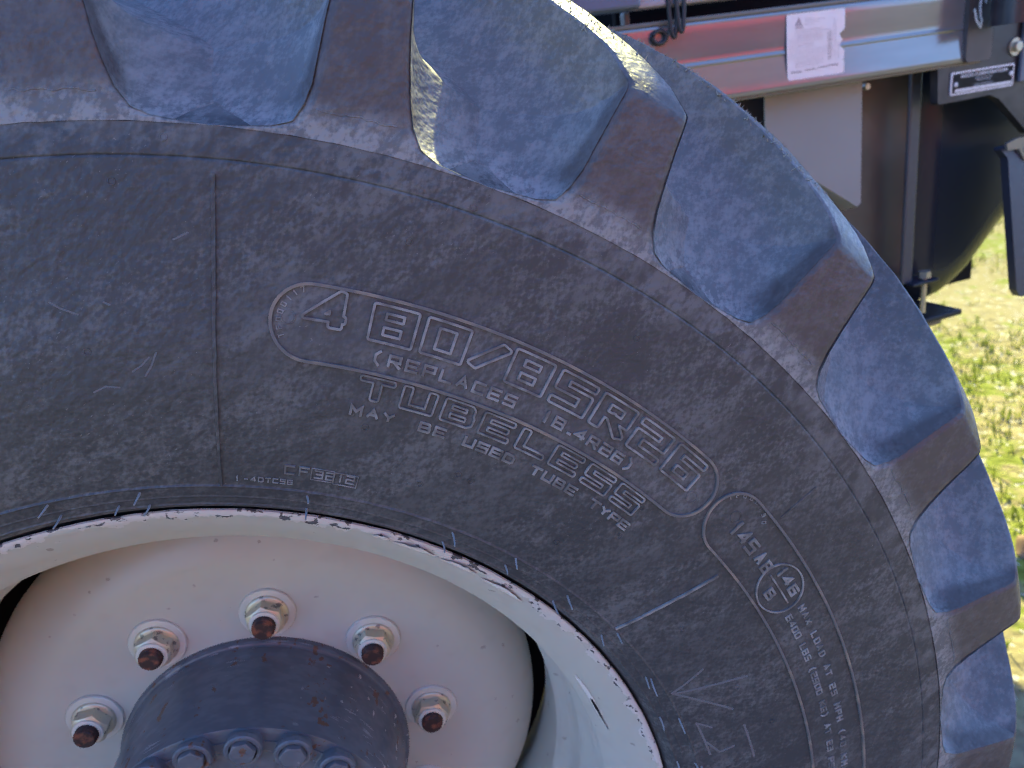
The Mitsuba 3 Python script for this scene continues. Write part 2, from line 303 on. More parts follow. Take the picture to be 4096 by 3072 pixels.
# tread lugs: each one a lofted bar from the shoulder to the middle of the tread
LUG0, PITCH = 20.4, 14.6
RW = np.array([.5905, .5922, .5940, .598, .608, .620, .637, .655, .673])
LW = np.array([7.25, 5.6, 4.3, 3.25, 2.75, 2.45, 2.30, 2.15, 1.95]); RWD = np.array([7.25, 5.6, 4.4, 3.5, 2.85, 2.45, 2.10, 1.80, 1.60])
def lug_mesh(seed=0, far=False):
    st = np.r_[0, np.cumsum(np.linalg.norm(np.diff(TOPC, axis=0), axis=1))]; sb = np.linspace(0, 1, len(basep))
    t = np.unique(np.r_[np.linspace(0, .0045, 10), np.linspace(.0045, .02, 14), np.linspace(.02, .072, 22), np.linspace(.072, .10, 22), np.linspace(.10, st[-1], 46)])
    tr, ty = PchipInterpolator(st, TOPC[:, 0])(t), PchipInterpolator(st, TOPC[:, 1])(t)
    u = t / st[-1]
    bmap = np.interp(t, [0, .0825, .12, st[-1]], [0, .30, .42, 1.0])
    br, by = np.interp(bmap, sb, basep[:, 0]), np.interp(bmap, sb, basep[:, 1])
    lw = np.where(tr < .673, np.interp(tr, RW, LW), 1.95); rw = np.where(tr < .673, np.interp(tr, RW, RWD), 1.6)
    inn = np.clip((ty - .006) / (YC - .006), 0, 1)
    lw = lw - 0.35 * inn; rw = rw - 0.1 * inn
    thc = -np.degrees(np.maximum(ty - .004, 0) * 1.42)
    hgt = np.hypot(tr - br, ty - by)
    # cross-section: (side, offset beyond the top edge as a share of the height, fraction of the height)
    q = np.linspace(0, 1, 22) ** 1.5
    frac = np.r_[-0.06, q[1:-1], 0.985]
    offl = 0.25 * (1 - frac) + 1.20 * np.clip(1 - frac, 0, 1) ** 4.2
    offr = 0.12 * (1 - frac) + 1.10 * np.clip(1 - frac, 0, 1) ** 4.6
    cols = []
    for i in range(len(frac)): cols.append((-1, offl[i], frac[i], 0))
    tops = np.linspace(0, 1, 19)
    for a in tops: cols.append((0, a, 1.0, 0))
    for i in range(len(frac))[::-1]: cols.append((1, offr[i], frac[i], 0))
    th, R, Y = [], [], []
    for s, o, fr, _ in cols:
        r_ = br + fr * (tr - br); y_ = by + fr * (ty - by)
        deg = 180 / np.pi / r_
        ho = hgt + .004 * np.clip(hgt / .010, 0, 1)
        if s < 0: a = thc - lw - o * ho * deg * 1.0
        elif s > 0: a = thc + rw + o * ho * deg * 1.0
        else: a = thc - lw * (1 - 2 * o) * (o < .5) + rw * (2 * o - 1) * (o >= .5)
        if s == 0:                                   # rounded top edges
            e = np.minimum(o, 1 - o); k = np.clip(1 - e / .08, 0, 1) ** 2 * .0022 * np.clip(hgt / .02, 0, 1)
            n = np.stack([tr - br, ty - by], -1) / np.maximum(hgt, 1e-6)[:, None]
            r_ = r_ - k * n[:, 0]; y_ = y_ - k * n[:, 1]
        th.append(a); R.append(r_); Y.append(y_)
    th, R, Y = (np.radians(np.array(th).T), np.array(R).T, np.array(Y).T)
    p = np.stack([np.sin(th) * R, np.cos(th) * R, Y], -1)
    w = 0.0030 * (meshkit.fbm(p * 38, 4, 40 + seed) - 0.5) + 0.0012 * (meshkit.fbm(p * 190, 3, 60 + seed) - 0.5)
    w = w * np.clip(1.6 * np.array([c_[2] for c_ in cols]) - .25, 0, 1)[None]
    R = R + w * np.clip(hgt / .03, 0, 1)[:, None]
    Y = Y + 0.7 * w * np.clip(hgt / .03, 0, 1)[:, None]
    rag = 0.0012 * (meshkit.fbm(p * 140, 3, 80 + seed) - 0.5); R[:2] += rag[:2]
    if far: Y = 2 * YC - Y
    return th, R, Y
def lug_at(th, R, Y, deg, far):
    a = th + np.radians(deg)
    v = np.stack([R * np.sin(a), Y, H + R * np.cos(a)], -1); n, m = v.shape[:2]
    i = np.arange(n * m).reshape(n, m)
    f = np.stack([i[:-1, :-1], i[1:, :-1], i[1:, 1:], i[:-1, 1:]], -1).reshape(-1, 4)
    if not far: f = f[:, ::-1]
    return v.reshape(-1, 3), f
near_lugs = [LUG0 + PITCH * k for k in range(-4, 7)]
g0, g1 = near_lugs[-1], near_lugs[0] + 360; rest = np.linspace(g0, g1, 16)[1:-1]
for k, d in enumerate(list(near_lugs) + list(rest)):
    put('tread_lug', lug_at(*lug_mesh(k), d, False), 'rubber_lug', tyre, smooth=40)
for k, d in enumerate(np.linspace(LUG0 + PITCH / 2, LUG0 + PITCH / 2 + 360, 26)[:-1]):
    put('tread_lug', lug_at(*lug_mesh(k + 50, True), d, True), 'rubber_lug', tyre, smooth=40)

# raised lines, lettering
def on_tyre(poly, h, r0, sink=0.0012):
    """poly in (arc length at r0, radius) laid on the sidewall as a raised piece of height h."""
    gs = [q for q in getattr(poly, 'geoms', [poly]) if q.area > 1e-9]
    ms = []
    for q in gs:
        x0, y0, x1, y1 = q.bounds                        # cut small so that it follows the curved wall
        nx, ny = max(1, math.ceil((x1 - x0) / .006)), max(1, math.ceil((y1 - y0) / .010))
        for ix in range(nx):
            for iy in range(ny):
                c = q if nx * ny == 1 else q.intersection(sbox(x0 + (x1 - x0) * ix / nx, y0 + (y1 - y0) * iy / ny, x0 + (x1 - x0) * (ix + 1) / nx, y0 + (y1 - y0) * (iy + 1) / ny))
                for w in getattr(c, 'geoms', [c]):
                    if w.geom_type != 'Polygon' or w.area < 1e-10: continue
                    m = trimesh.creation.extrude_polygon(w, h + sink, engine='earcut')
                    v = m.vertices
                    m.vertices = surf(v[:, 0] / r0, v[:, 1], v[:, 2] - sink); ms.append(m)
    m = cat(ms); m.invert(); return m
S = {  # block strokes on a unit cell
 '0': [[(0, 0), (1, 0), (1, 1), (0, 1), (0, 0)]], '8': [[(0, 0), (1, 0), (1, 1), (0, 1), (0, 0)], [(0, .52), (1, .52)]],
 '4': [[(.74, 0), (.74, 1), (0, .32), (1.05, .32)]], '/': [[(0, 0), (1, 1)]],
 '5': [[(1, 1), (0, 1), (0, .56), (1, .56), (1, 0), (0, 0)]], '6': [[(1, 1), (0, 1), (0, 0), (1, 0), (1, .54), (0, .54)]],
 '2': [[(0, 1), (1, 1), (1, .54), (0, .54), (0, 0), (1, 0)]], '3': [[(0, 1), (1, 1), (1, 0), (0, 0)], [(.2, .52), (1, .52)]],
 '1': [[(.25, .8), (.5, 1), (.5, 0)]], '7': [[(0, 1), (1, 1), (.4, 0)]], '9': [[(1, .46), (0, .46), (0, 1), (1, 1), (1, 0), (0, 0)]],
 'R': [[(0, 0), (0, 1), (1, 1), (1, .46), (0, .46)], [(.45, .46), (1, 0)]], 'E': [[(1, 1), (0, 1), (0, 0), (1, 0)], [(0, .5), (.85, .5)]],
 'P': [[(0, 0), (0, 1), (1, 1), (1, .46), (0, .46)]], 'L': [[(0, 1), (0, 0), (1, 0)]], 'A': [[(0, 0), (.5, 1), (1, 0)], [(.2, .36), (.8, .36)]],
 'C': [[(1, 1), (0, 1), (0, 0), (1, 0)]], 'S': [[(1, 1), (0, 1), (0, .52), (1, .52), (1, 0), (0, 0)]],
 'T': [[(0, 1), (1, 1)], [(.5, 1), (.5, 0)]], 'U': [[(0, 1), (0, 0), (1, 0), (1, 1)]],
 'B': [[(0, 0), (.9, 0), (1, .1), (1, .45), (.9, .52), (0, .52)], [(0, 0), (0, 1), (.85, 1), (.93, .9), (.93, .6), (.85, .52)]],
 'M': [[(0, 0), (0, 1), (.5, .4), (1, 1), (1, 0)]], 'Y': [[(0, 1), (.5, .5), (1, 1)], [(.5, .5), (.5, 0)]],
 'D': [[(0, 0), (0, 1), (.8, 1), (1, .8), (1, .2), (.8, 0), (0, 0)]], '(': [[(.7, 1.15), (.35, .8), (.35, .2), (.7, -.15)]],
 ')': [[(.3, 1.15), (.65, .8), (.65, .2), (.3, -.15)]], '.': [[(.4, .02), (.6, .02)]], 'F': [[(0, 0), (0, 1), (1, 1)], [(0, .52), (.8, .52)]],
 'X': [[(0, 0), (1, 1)], [(0, 1), (1, 0)]], 'O': [[(0, 0), (1, 0), (1, 1), (0, 1), (0, 0)]], 'H': [[(0, 0), (0, 1)], [(1, 0), (1, 1)], [(0, .5), (1, .5)]],
 'G': [[(1, 1), (0, 1), (0, 0), (1, 0), (1, .45), (.55, .45)]], 'K': [[(0, 0), (0, 1)], [(1, 1), (0, .45), (1, 0)]], 'I': [[(.5, 0), (.5, 1)]],
 '-': [[(.2, .45), (.8, .45)]], ',': [[(.5, .1), (.4, -.2)]]}
def glyph(c, w, h, sw, join=2, wide=1.0):
    w = w / wide
    ls = [LineString([(x * (w - sw) + sw / 2, y * (h - sw) + sw / 2) for x, y in q]) for q in S[c]]
    g_ = unary_union([l.buffer(sw / 2, cap_style=3 if c not in '/A4YX' else 2, join_style=join, mitre_limit=2.0) for l in ls])
    return affinity.scale(g_, wide, 1, origin=(0, 0))
def ring_of(poly, lw):
    poly = poly.buffer(-.0013).buffer(.0013, quad_segs=4)
    return poly.buffer(lw * .5, quad_segs=2).difference(poly.buffer(-lw * .5, quad_segs=2))
def letters(text, starts, r0, h, w, sw, raise_h, outline=None, mat='rubber_scuffed', wide=1.0):
    for c, a in zip(text, starts):
        if c == ' ': continue
        g_ = glyph(c, w * (.45 if c in '1I' else 1) if c != '.' else w, h, sw, wide=wide)
        if outline: g_ = ring_of(g_, outline)
        g_ = affinity.translate(g_, math.radians(a) * r0, r0)
        put('letter', on_tyre(g_, raise_h, r0), mat, tyre)
letters('480/85R26', [18.95, 23.25, 26.9, 30.15, 33.3, 36.95, 40.55, 44.2, 47.85], .4876, .0218, .0258, .0045, .0016, wide=1.75, outline=.0015, mat='rubber_scuffed')
letters('(REPLACES', 23.7 + 1.275 * np.arange(9), .4742, .0078, .0080, .0016, .0012)
letters('18.4R26)', [37.3, 38.15, 39.25, 40.15, 41.35, 42.6, 43.8, 44.95], .4742, .0078, .0080, .0016, .0012)
letters('TUBELESS', [23.4, 26.65, 29.9, 33.1, 36.4, 39.55, 42.8, 46.0], .4516, .0145, .0205, .0033, .0014, wide=1.6, outline=.0012)
letters('MAY BE USED TUBE TYPE', [23.1, 24.4, 25.65, 0, 28.6, 29.85, 0, 32.4, 33.6, 34.8, 36.0, 0, 38.6, 39.8, 41.0, 42.2, 0, 44.8, 45.95, 47.1, 48.2], .4400, .0068, .0078, .0016, .0010)
letters('145', [56.6, 57.45, 58.7], .4880, .0110, .0088, .0021, .0011)
letters('A8', [60.25, 61.35], .4880, .0100, .0070, .0019, .0010)
letters('146', [63.0, 63.75, 64.95], .4960, .0085, .0082, .0019, .0010)
letters('B', [63.8], .4800, .0085, .0080, .0019, .0010)
def run(text, a0, r0, h, w, pitch, sw, rh):
    letters(text, a0 + pitch * np.arange(len(text)), r0, h, w, sw, rh)
run('MAX LOAD AT 25 MPH (40 KM/H) IS AT', 67.3, .4965, .0056, .0050, .80, .0012, .0006)
run('6400 LBS (2900 KG) AT 23 PSI (1.6 BAR)', 67.4, .4848, .0056, .0050, .72, .0012, .0006)
letters('CF', [18.7, 19.95], .3930, .0068, .0062, .0012, .0010)
letters('3212', [21.3, 22.3, 23.45, 24.1], .3925, .0062, .0056, .0010, .0007)
run('1-4DTC56', 14.55, .3852, .0036, .0034, .64, .0006, .0006)
for text, cx_, cr_, r_, a0 in (('TF000117', 19.8, .4905, .0195, -165), ('TF000150', 56.55, .4940, .0205, -175)):
    for i, c in enumerate(text):
        an = math.radians(a0 - 14.5 * i) if cx_ < 50 else math.radians(150 - 14.5 * i)
        if cx_ < 50: an = math.radians(205 - 12.5 * i)
        g_ = affinity.rotate(affinity.translate(glyph(c, .0024, .0034, .0006), -.0012, 0), math.degrees(an) - 90, origin=(0, 0))
        g_ = affinity.translate(g_, math.radians(cx_) * cr_ + r_ * math.cos(an), cr_ + r_ * math.sin(an))
        put('letter', on_tyre(g_, .0005, cr_), 'rubber_scuffed', tyre)
# frames round the lettering
def capsule(a0, a1, r0, r1, rc):
    w = (r1 - r0) / 2; m = (r0 + r1) / 2
    return LineString([(math.radians(a0) * rc + w, m), (math.radians(a1) * rc - w, m)]).segmentize(.01).buffer(w, quad_segs=16)
c1 = capsule(16.75, 53.2, .4680, .5135, .49)
put('moulded_frame', on_tyre(c1.buffer(.0006).difference(c1.buffer(-.0012)), .0017, .49), 'rubber_line', tyre)
c2 = capsule(53.7, 118, .4705, .5175, .494)
put('moulded_frame', on_tyre(c2.buffer(.0006).difference(c2.buffer(-.0012)), .0017, .494), 'rubber_line', tyre)
el = affinity.scale(Point(math.radians(64.45) * .4925, .4925).buffer(1, quad_segs=24), .0200, .0185)
put('moulded_frame', on_tyre(el.buffer(.0006).difference(el.buffer(-.0006)), .0011, .4925), 'rubber_scuffed', tyre)
put('moulded_bar', on_tyre(sbox(math.radians(62.7) * .4925, .4915, math.radians(66.2) * .4925, .4927), .0011, .4925), 'rubber_scuffed', tyre)
for a0, a1, r0, r1 in ((21.05, 23.0, .3912, .3995), (23.05, 25.15, .3905, .3990)):
    b_ = sbox(math.radians(a0) * .395, r0, math.radians(a1) * .395, r1)
    put('moulded_frame', on_tyre(b_.buffer(.0003).difference(b_.buffer(-.0003)), .0006, .395), 'rubber_scuffed', tyre)
def radial_line(deg, r0, r1, w, h, bend=0.0):
    q = np.linspace(r0, r1, 40)
    x = math.radians(deg) * .47 + bend * (q - r0) + .0008 * (meshkit.fbm(np.stack([q * 90, 0 * q, 0 * q + deg], -1), 3) - .5)
    return on_tyre(LineString(np.stack([x, q], -1)).buffer(w / 2, cap_style=2), h, .47)
put('mould_seam', radial_line(13.25, .3815, .566, .0018, .0014), 'rubber', tyre)
put('mould_seam', radial_line(57.6, .3815, .4625, .0020, .0014, .17), 'rubber_scuffed', tyre)
put('mould_seam', radial_line(59.0, .5220, .5550, .0012, .0006), 'rubber', tyre)
# ragged mould flash across the foot of each lug
for k, d in enumerate(near_lugs):
    q = np.linspace(-2.1, 2.0, 26); jig = meshkit.fbm(np.stack([q * 2.3, 0 * q + k * 7.7, 0 * q], -1), 3, 90) - .5
    L_ = LineString(np.stack([np.radians(d + q) * .605, .6060 + .0032 * jig], -1))
    put('mould_flash', on_tyre(L_.buffer(.00035, cap_style=2), .0011, .605, .0), 'rubber', tyre)
# vent plugs: small round marks
for a, r in [(17.9, .4925), (51.7, .4870), (56.0, .4985), (48.9, .4600), (24.6, .4335), (34.2, .4395), (33.3, .4200), (34.6, .4187), (49.3, .4350), (24.4, .5480), (24.0, .3985), (23.8, .3885), (8.0, .5600), (40.4, .5480),
             (-3, .500), (5, .470), (30.5, .4050), (78.0, .4450), (45.0, .4060), (62, .4180), (10.8, .583), (27.5, .577), (72, .430)]:
    big_ = (a, r) in ((17.9, .4925), (51.7, .4870), (56.0, .4985))
    q = Point(math.radians(a) * r, r).buffer(.0042 if big_ else .0021, quad_segs=8)
    put('vent_plug', on_tyre(q.difference(q.buffer(-.0005)), .0004, r), 'rubber', tyre)
# soft rubber whiskers standing out of the bead lines
for a, r in [(-2.0, .3785), (-1.6, .3685), (3.7, .3680), (6.0, .3770), (6.4, .3660), (20.95, .3770), (21.1, .3660), (35.7, .3770), (35.4, .3662), (42.9, .3805), (42.7, .3700), (50.6, .3760), (50.1, .3650),
             (58.3, .3795), (57.7, .3690), (65.9, .3740), (66.4, .3765), (72.7, .3665), (73.4, .3795), (80.5, .3660), (81.0, .3790), (81.6, .3830)]:
    b_ = surf(math.radians(a), np.array(r), -.001); tip = np.array([0, -.0125 + rng.uniform(-.003, .003), -.0015 + rng.uniform(-.001, .001)]) + rng.normal(0, .0008, 3)
    q = np.linspace(0, 1, 6)[:, None]
    put('rubber_whisker', tube(b_ + q * tip + q * (1 - q) * rng.normal(0, .0012, 3), np.linspace(.0008, .0005, 6), 7), 'rubber_nub', tyre, smooth=40)
# chalk scrawl low on the sidewall
def scrawl(pts, w=.0018):
    ls = [LineString([(math.radians(a) * .41, r) for a, r in q]).segmentize(.004).buffer(w / 2) for q in pts]
    return ls
for q in scrawl([[(67.9, .4134), (69.4, .3843), (74.5, .4200)], [(69.5, .3850), (71.2, .4400)], [(76.0, .4000), (74.8, .3905), (79.9, .3922)], [(78.0, .3925), (79.9, .4000), (79.6, .4115)], [(77.2, .4241), (81.8, .4250)]]):
    put('chalk_stroke', on_tyre(q, .0002, .41, .0003), 'faint_chalk', tyre)
for q in ([(3.4, .4985), (4.0, .4946), (4.9, .4908)], [(4.8, .4462), (5.7, .4490), (6.6, .4478)], [(7.7, .4569), (8.3, .4600), (8.9, .4648)], [(8.5, .4540), (9.0, .4600), (9.4, .4675)], [(6.6, .4965), (6.9, .4950)], [(-1.5, .4700), (-.6, .4760)], [(11.0, .5300), (11.8, .5340)]):
    put('scuff', on_tyre(LineString([(math.radians(a) * .41, r) for a, r in q]).segmentize(.004).buffer(.0005), .0002, .41, .0003), 'faint_chalk', tyre)
# torn rubber fuzz along the worn lug edges
def fuzz():
    vs, fs, n = [], [], 0
    for k in range(0, 7):
        th, R, Y = lug_mesh(k)
        deg = near_lugs[k]
        m = th.shape[1]; top0 = 22
        for _ in range(420 if k > 2 else 560):
            i = rng.integers(70, th.shape[0] - 1); j = top0 + int(rng.integers(0, 19) if rng.random() < .45 else rng.integers(0, 3))
            a = th[i, j] + np.radians(deg) + rng.normal(0, .002); r, y = R[i, j] - .0008, Y[i, j] + rng.normal(0, .0015)
            p = np.array([r * np.sin(a), y, H + r * np.cos(a)]); nrm = np.array([np.sin(a), 0, np.cos(a)])
            d = nrm + rng.normal(0, .5, 3); d /= np.linalg.norm(d)
            L = rng.uniform(.0012, .0042); s = np.cross(d, rng.normal(0, 1, 3)); s /= np.linalg.norm(s); s2 = np.cross(d, s); w = rng.uniform(.0004, .0010)
            vs += [p + s * w, p - .5 * s * w + .87 * s2 * w, p - .5 * s * w - .87 * s2 * w, p + d * L]
            fs += [[n, n + 1, n + 3], [n + 1, n + 2, n + 3], [n + 2, n, n + 3]]; n += 4
    return np.array(vs), np.array(fs)
k = put('rubber_fuzz', fuzz(), 'rubber_fuzz', tyre); labels[k] = {'kind': 'stuff'}

# ------------------------------------------------------------------ wheel: rim, disc, nuts
rim = 'wheel_rim'
labels[rim] = {'label': 'cream painted steel wheel rim with paint peeling along its edge, inside the tyre', 'category': 'wheel rim'}
RIM = smooth_profile([(.3440, .0105), (.3500, .0062), (.3540, .0030), (.3558, .0003), (.3545, -.0015), (.3515, -.0008), (.3470, .0025), (.3400, .0075), (.3320, .0150), (.3240, .0250), (.3165, .0340), (.3115, .0435), (.3110, .0520),
                      (.3135, .0600), (.3150, .0700), (.3150, .0850), (.3120, .0930), (.3050, .0980), (.3010, .1050), (.3010, .1250), (.2980, .1320), (.2900, .1380), (.2860, .1450), (.2860, .2000), (.292, .230), (.300, .250), (.305, .30), (.32, .36), (.35, .40)], 300)
def rimwob(r, y, th):
    p = np.stack([np.sin(th) * r, np.cos(th) * r, y], -1)
    e = np.clip((r - .346) / .008, 0, 1)
    return r + 0.0012 * e * (meshkit.fbm(p * 60, 3, 21) - .5), y + 0.0014 * e * (meshkit.fbm(p * 45, 3, 22) - .5)
put('flange', revolve(RIM, n=900, wobble=rimwob), 'rim_paint', rim, smooth=40)
DISC = smooth_profile([(.100, .1575), (.150, .1568), (.195, .1568), (.215, .1580), (.235, .1640), (.252, .1740), (.264, .1860), (.2705, .1980), (.2730, .2100), (.2725, .2250), (.2680, .2450), (.2640, .3000)], 120)
def discwob(r, y, th):
    p = np.stack([np.sin(th) * r, np.cos(th) * r, y], -1)
    return r, y + 0.0022 * (meshkit.fbm(p * 9, 2, 33) - .5)
put('disc', revolve(DISC, n=360, wobble=discwob), 'rim_paint', rim, smooth=40)
# peeled paint flakes
for a0, a1, r0 in ((31, 36, .3475), (37.0, 41.5, .3470), (42.5, 48.5, .3455), (28.5, 30.5, .3490)):
    q = np.linspace(0, 1, 18); a = np.radians(a0 + (a1 - a0) * q)
    wd = .0042 * np.sin(np.pi * np.clip(q * .9 + .05, 0, 1)) * (0.7 + .6 * meshkit.noise(np.stack([q * 9, 0 * q, 0 * q + a0], -1)))
    inner, outer = r0 - wd * .3, r0 + wd
    yi = np.interp(inner, [.332, .340, .347, .3515, .3545], [.0150, .0075, .0025, -.0008, -.0015])
    lift = .0012 + .0022 * np.sin(np.pi * q)
    A = np.stack([inner * np.sin(a), yi - .0004, H + inner * np.cos(a)], -1)
    yo = np.interp(outer, [.332, .340, .347, .3515, .3545], [.0150, .0075, .0025, -.0008, -.0015]) - lift
    B = np.stack([outer * np.sin(a), yo, H + outer * np.cos(a)], -1)
    v = np.vstack([A, B, A + [0, .0004, 0], B + [0, .0005, 0]]); n = 18; f = []
    for i in range(n - 1):
        f += [[i, i + 1, n + i + 1], [i, n + i + 1, n + i], [2 * n + i, 3 * n + i + 1, 2 * n + i + 1], [2 * n + i, 3 * n + i, 3 * n + i + 1], [n + i, n + i + 1, 3 * n + i + 1], [n + i, 3 * n + i + 1, 3 * n + i]]
    put('paint_flake', (v, np.array(f)), 'flake_paint', rim)

# a long knock in the lip paint, down on the right
for w_, lift, m_ in ((.0022, .0004, 'flake_paint'), (.0011, .0007, 'void_black')):
    q = np.linspace(0 if m_ == 'flake_paint' else .45, 1, 22); a = np.radians(65.8 + 11.6 * q); rc = .3228 + .0012 * q ** 6
    wd = w_ * (.35 + .9 * meshkit.noise(np.stack([q * 13, 0 * q, 0 * q + 3 + w_ * 999], -1))) * np.sin(np.pi * np.clip(q * .96 + .02, 0, 1)) ** .5
    rows = []
    for k_ in (-1, 1):
        rr = rc + k_ * wd; yy = np.interp(rr, [.3165, .3240, .3320, .3400], [.0340, .0250, .0150, .0075]) - lift
        rows.append(np.stack([(rr - lift * .8) * np.sin(a), yy, H + (rr - lift * .8) * np.cos(a)], -1))
    rows += [rows[0] + [0, .0012, 0], rows[1] + [0, .0012, 0]]; n = len(q); f = []
    for i in range(n - 1): f += [[i, i + 1, n + i + 1], [i, n + i + 1, n + i], [2 * n + i, i, i + 1], [2 * n + i, i + 1, 2 * n + i + 1], [n + i, n + i + 1, 3 * n + i + 1], [n + i, 3 * n + i + 1, 3 * n + i]]
    put('paint_flake', (np.vstack(rows), np.array(f)), m_, rim)
def lathe_y(profile, n=48):
    """profile of (r, y): a small turned piece about the y axis, at the origin."""
    pr = np.asarray(profile, float); a = np.arange(n) * 2 * np.pi / n; m = len(pr)
    v = np.stack([pr[None, :, 0] * np.cos(a)[:, None], np.repeat(pr[None, :, 1], n, 0), pr[None, :, 0] * np.sin(a)[:, None]], -1).reshape(-1, 3)
    i = np.arange(n)[:, None]; j = np.arange(m - 1)[None]; i2 = (i + 1) % n
    f = np.stack([i * m + j, i2 * m + j, i2 * m + j + 1, i * m + j + 1], -1).reshape(-1, 4)
    t_ = trimesh.Trimesh(v, np.vstack([f[:, [0, 1, 2]], f[:, [0, 2, 3]]]), process=False)
    t_.merge_vertices(); t_.update_faces(t_.nondegenerate_faces()); t_.fix_normals(); return t_
def hex_nut(R, h, cham, bore=0.0):
    """a hexagon nut along -y from y = 0 with both faces chamfered by a cone."""
    import manifold3d as m3
    hexp = m3.CrossSection([[(R * math.cos(math.pi / 3 * i), R * math.sin(math.pi / 3 * i)) for i in range(6)]])
    b_ = m3.Manifold.extrude(hexp, h)
    k = R * 1.001; c_ = m3.Manifold.revolve(m3.CrossSection([[(0, 0), (k, 0), (k, h - cham), (k - cham * 1.9, h), (0, h)]]), 64)
    m_ = (b_ ^ c_)
    if bore: m_ = m_ - m3.Manifold.cylinder(h * 3, bore, bore, 40).translate([0, 0, -h])
    mm = m_.to_mesh(); v = mm.vert_properties[:, :3]
    return trimesh.Trimesh(np.stack([v[:, 0], -v[:, 2], v[:, 1]], -1), mm.tri_verts[:, ::-1][:, ::-1], process=False)
washer_shape = mikit.ply(lathe_y([(.010, .001), (.0246, .001), (.0253, .0002), (.0253, -.0020), (.0246, -.0028), (.0205, -.0030), (.0198, -.0034), (.010, -.0034)], 64), 'washer', smooth=35)
cone_shape = mikit.ply(lathe_y([(.0195, -.0034), (.0195, -.0046), (.0184, -.0058), (.0160, -.0066), (.010, -.0068)], 64), 'zinc', smooth=35)
nm = hex_nut(.0172, .0125, .0022, .0095); nm.fix_normals()
nut_shape = mikit.ply(nm, 'zinc', smooth=20)
collar_shape = mikit.ply(lathe_y([(.0136, 0), (.0134, -.0014), (.0124, -.0022), (.0103, -.0022), (.0100, -.0010), (.0096, 0)], 48), 'painted_nut', smooth=40)
stp = [(.0, 0)]
stp = [(.0094, 0)]
for i in range(7): stp += [(.0094, -.0010 - .0019 * i), (.0101, -.0015 - .0019 * i), (.0101, -.0019 - .0019 * i), (.0094, -.0024 - .0019 * i)]
stp += [(.0094, -.0150), (.0084, -.0162), (.0, -.0164)]
stud_shape = mikit.ply(lathe_y(stp, 40), 'rust', smooth=25)
NUTW = ('washer', 'cone')
for i in range(10):
    ang = 90 - (159.8 + 10.70 - 10.70 * 1) + 36 * i     # placeholder, replaced below
    ang = -69.8 + 10.70 + 36 * i
    a = math.radians(ang); x, z = .1642 * math.sin(a), H + .1642 * math.cos(a)
    out = float(rng.uniform(-.0012, .0012))
    k = key_of(rim + '__wheel_nut')
    rot = float(rng.uniform(0, 60))
    scene[k] = {**nut_shape, 'to_world': T().translate([x, .1505, z]).rotate([0, 1, 0], rot)}
    for nm_, sh, y in (('washer', washer_shape, .1568), ('nut_seat', cone_shape, .1568), ('nut_collar', collar_shape, .1505 - .0123), ('stud', stud_shape, .1505 - .0058 + out)):
        put_shared(nm_, sh, k, T().translate([x, y, z]).rotate([0, 1, 0], rot))

# ------------------------------------------------------------------ hub
hub = 'axle_hub'
labels[hub] = {'label': 'dark blue black cylindrical axle hub with scratches and rust, inside the rim', 'category': 'hub'}
DR = [(.128, .1600), (.1365, .1590), (.1365, .1520), (.1350, .1500), (.1335, .1495), (.1325, .1480), (.1325, .1400), (.1316, .1380), (.1312, .1360), (.1305, .0530), (.1302, .0512), (.1290, .0506), (.1270, .0505), (.1255, .0500), (.06, .0500)]
put('drum', revolve(DR, n=360), 'hub_paint', hub, smooth=28)
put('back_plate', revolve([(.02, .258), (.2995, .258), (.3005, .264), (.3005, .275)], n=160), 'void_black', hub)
put('axle_tube', revolve([(.11, .33), (.11, .70), (.02, .70)], n=64), 'black_paint', hub, smooth=30)
NB = 19
def boss_ring():
    n = 19 * 48; a = np.arange(n) * 2 * np.pi / n
    ph = (a * NB / (2 * np.pi)) % 1 - .5
    bump = np.clip(1 - (np.abs(ph) / .36) ** 6, 0, 1)
    prof = []
    rows = [(.1288, .0506, 0), (.1288, .0470, .2), (.1284, .0430, .7), (.1268, .0408, 1), (.1245, .0398, 1), (.118, .0396, 1), (.111, .0398, 1), (.1065, .0420, .8), (.1045, .046, .5), (.103, .0485, .2), (.06, .0485, 0)]
    v = []
    for r, y, k in rows:
        rr = r - .0100 * (1 - bump) * (1 if r > .115 else 0); yy = y + (.0490 - y) * (1 - bump) * (1 if k > 0 else 0)
        v.append(np.stack([rr * np.sin(a), yy, H + rr * np.cos(a)], -1))
    v = np.stack(v, 1); m = len(rows)
    i = np.arange(n)[:, None]; j = np.arange(m - 1)[None]; i2 = (i + 1) % n
    f = np.stack([i * m + j, i2 * m + j, i2 * m + j + 1, i * m + j + 1], -1).reshape(-1, 4)
    return v.reshape(-1, 3), f
br_v, br_f = boss_ring()
a_off = math.radians(12.0) - (np.pi / NB)
ca, sa = math.cos(a_off), math.sin(a_off)
x_, z_ = br_v[:, 0].copy(), br_v[:, 2] - H
br_v[:, 0], br_v[:, 2] = x_ * ca + z_ * sa, H - x_ * sa + z_ * ca
put('boss_ring', (br_v, br_f), 'cast_paint', hub, smooth=45)
hb = hex_nut(.0108, .0065, .0010); hb.fix_normals()
bolt_shape = mikit.ply(hb, 'cast_paint', smooth=15)
seat_shape = mikit.ply(lathe_y([(.0112, -.0006), (.0136, -.0010), (.0148, .0003), (.0150, .004)], 40), 'cast_paint', smooth=30)
for i in range(-4, 5):
    a = math.radians(12.0 + 360 / NB * i); x, z = 0.1188 * math.sin(a), H + .1188 * math.cos(a)
    k = put_shared('cover_bolt', bolt_shape, hub, T().translate([x, .0412, z]).rotate([0, 1, 0], 17 * i))
    put_shared('bolt_seat', seat_shape, k, T().translate([x, .0390, z]))

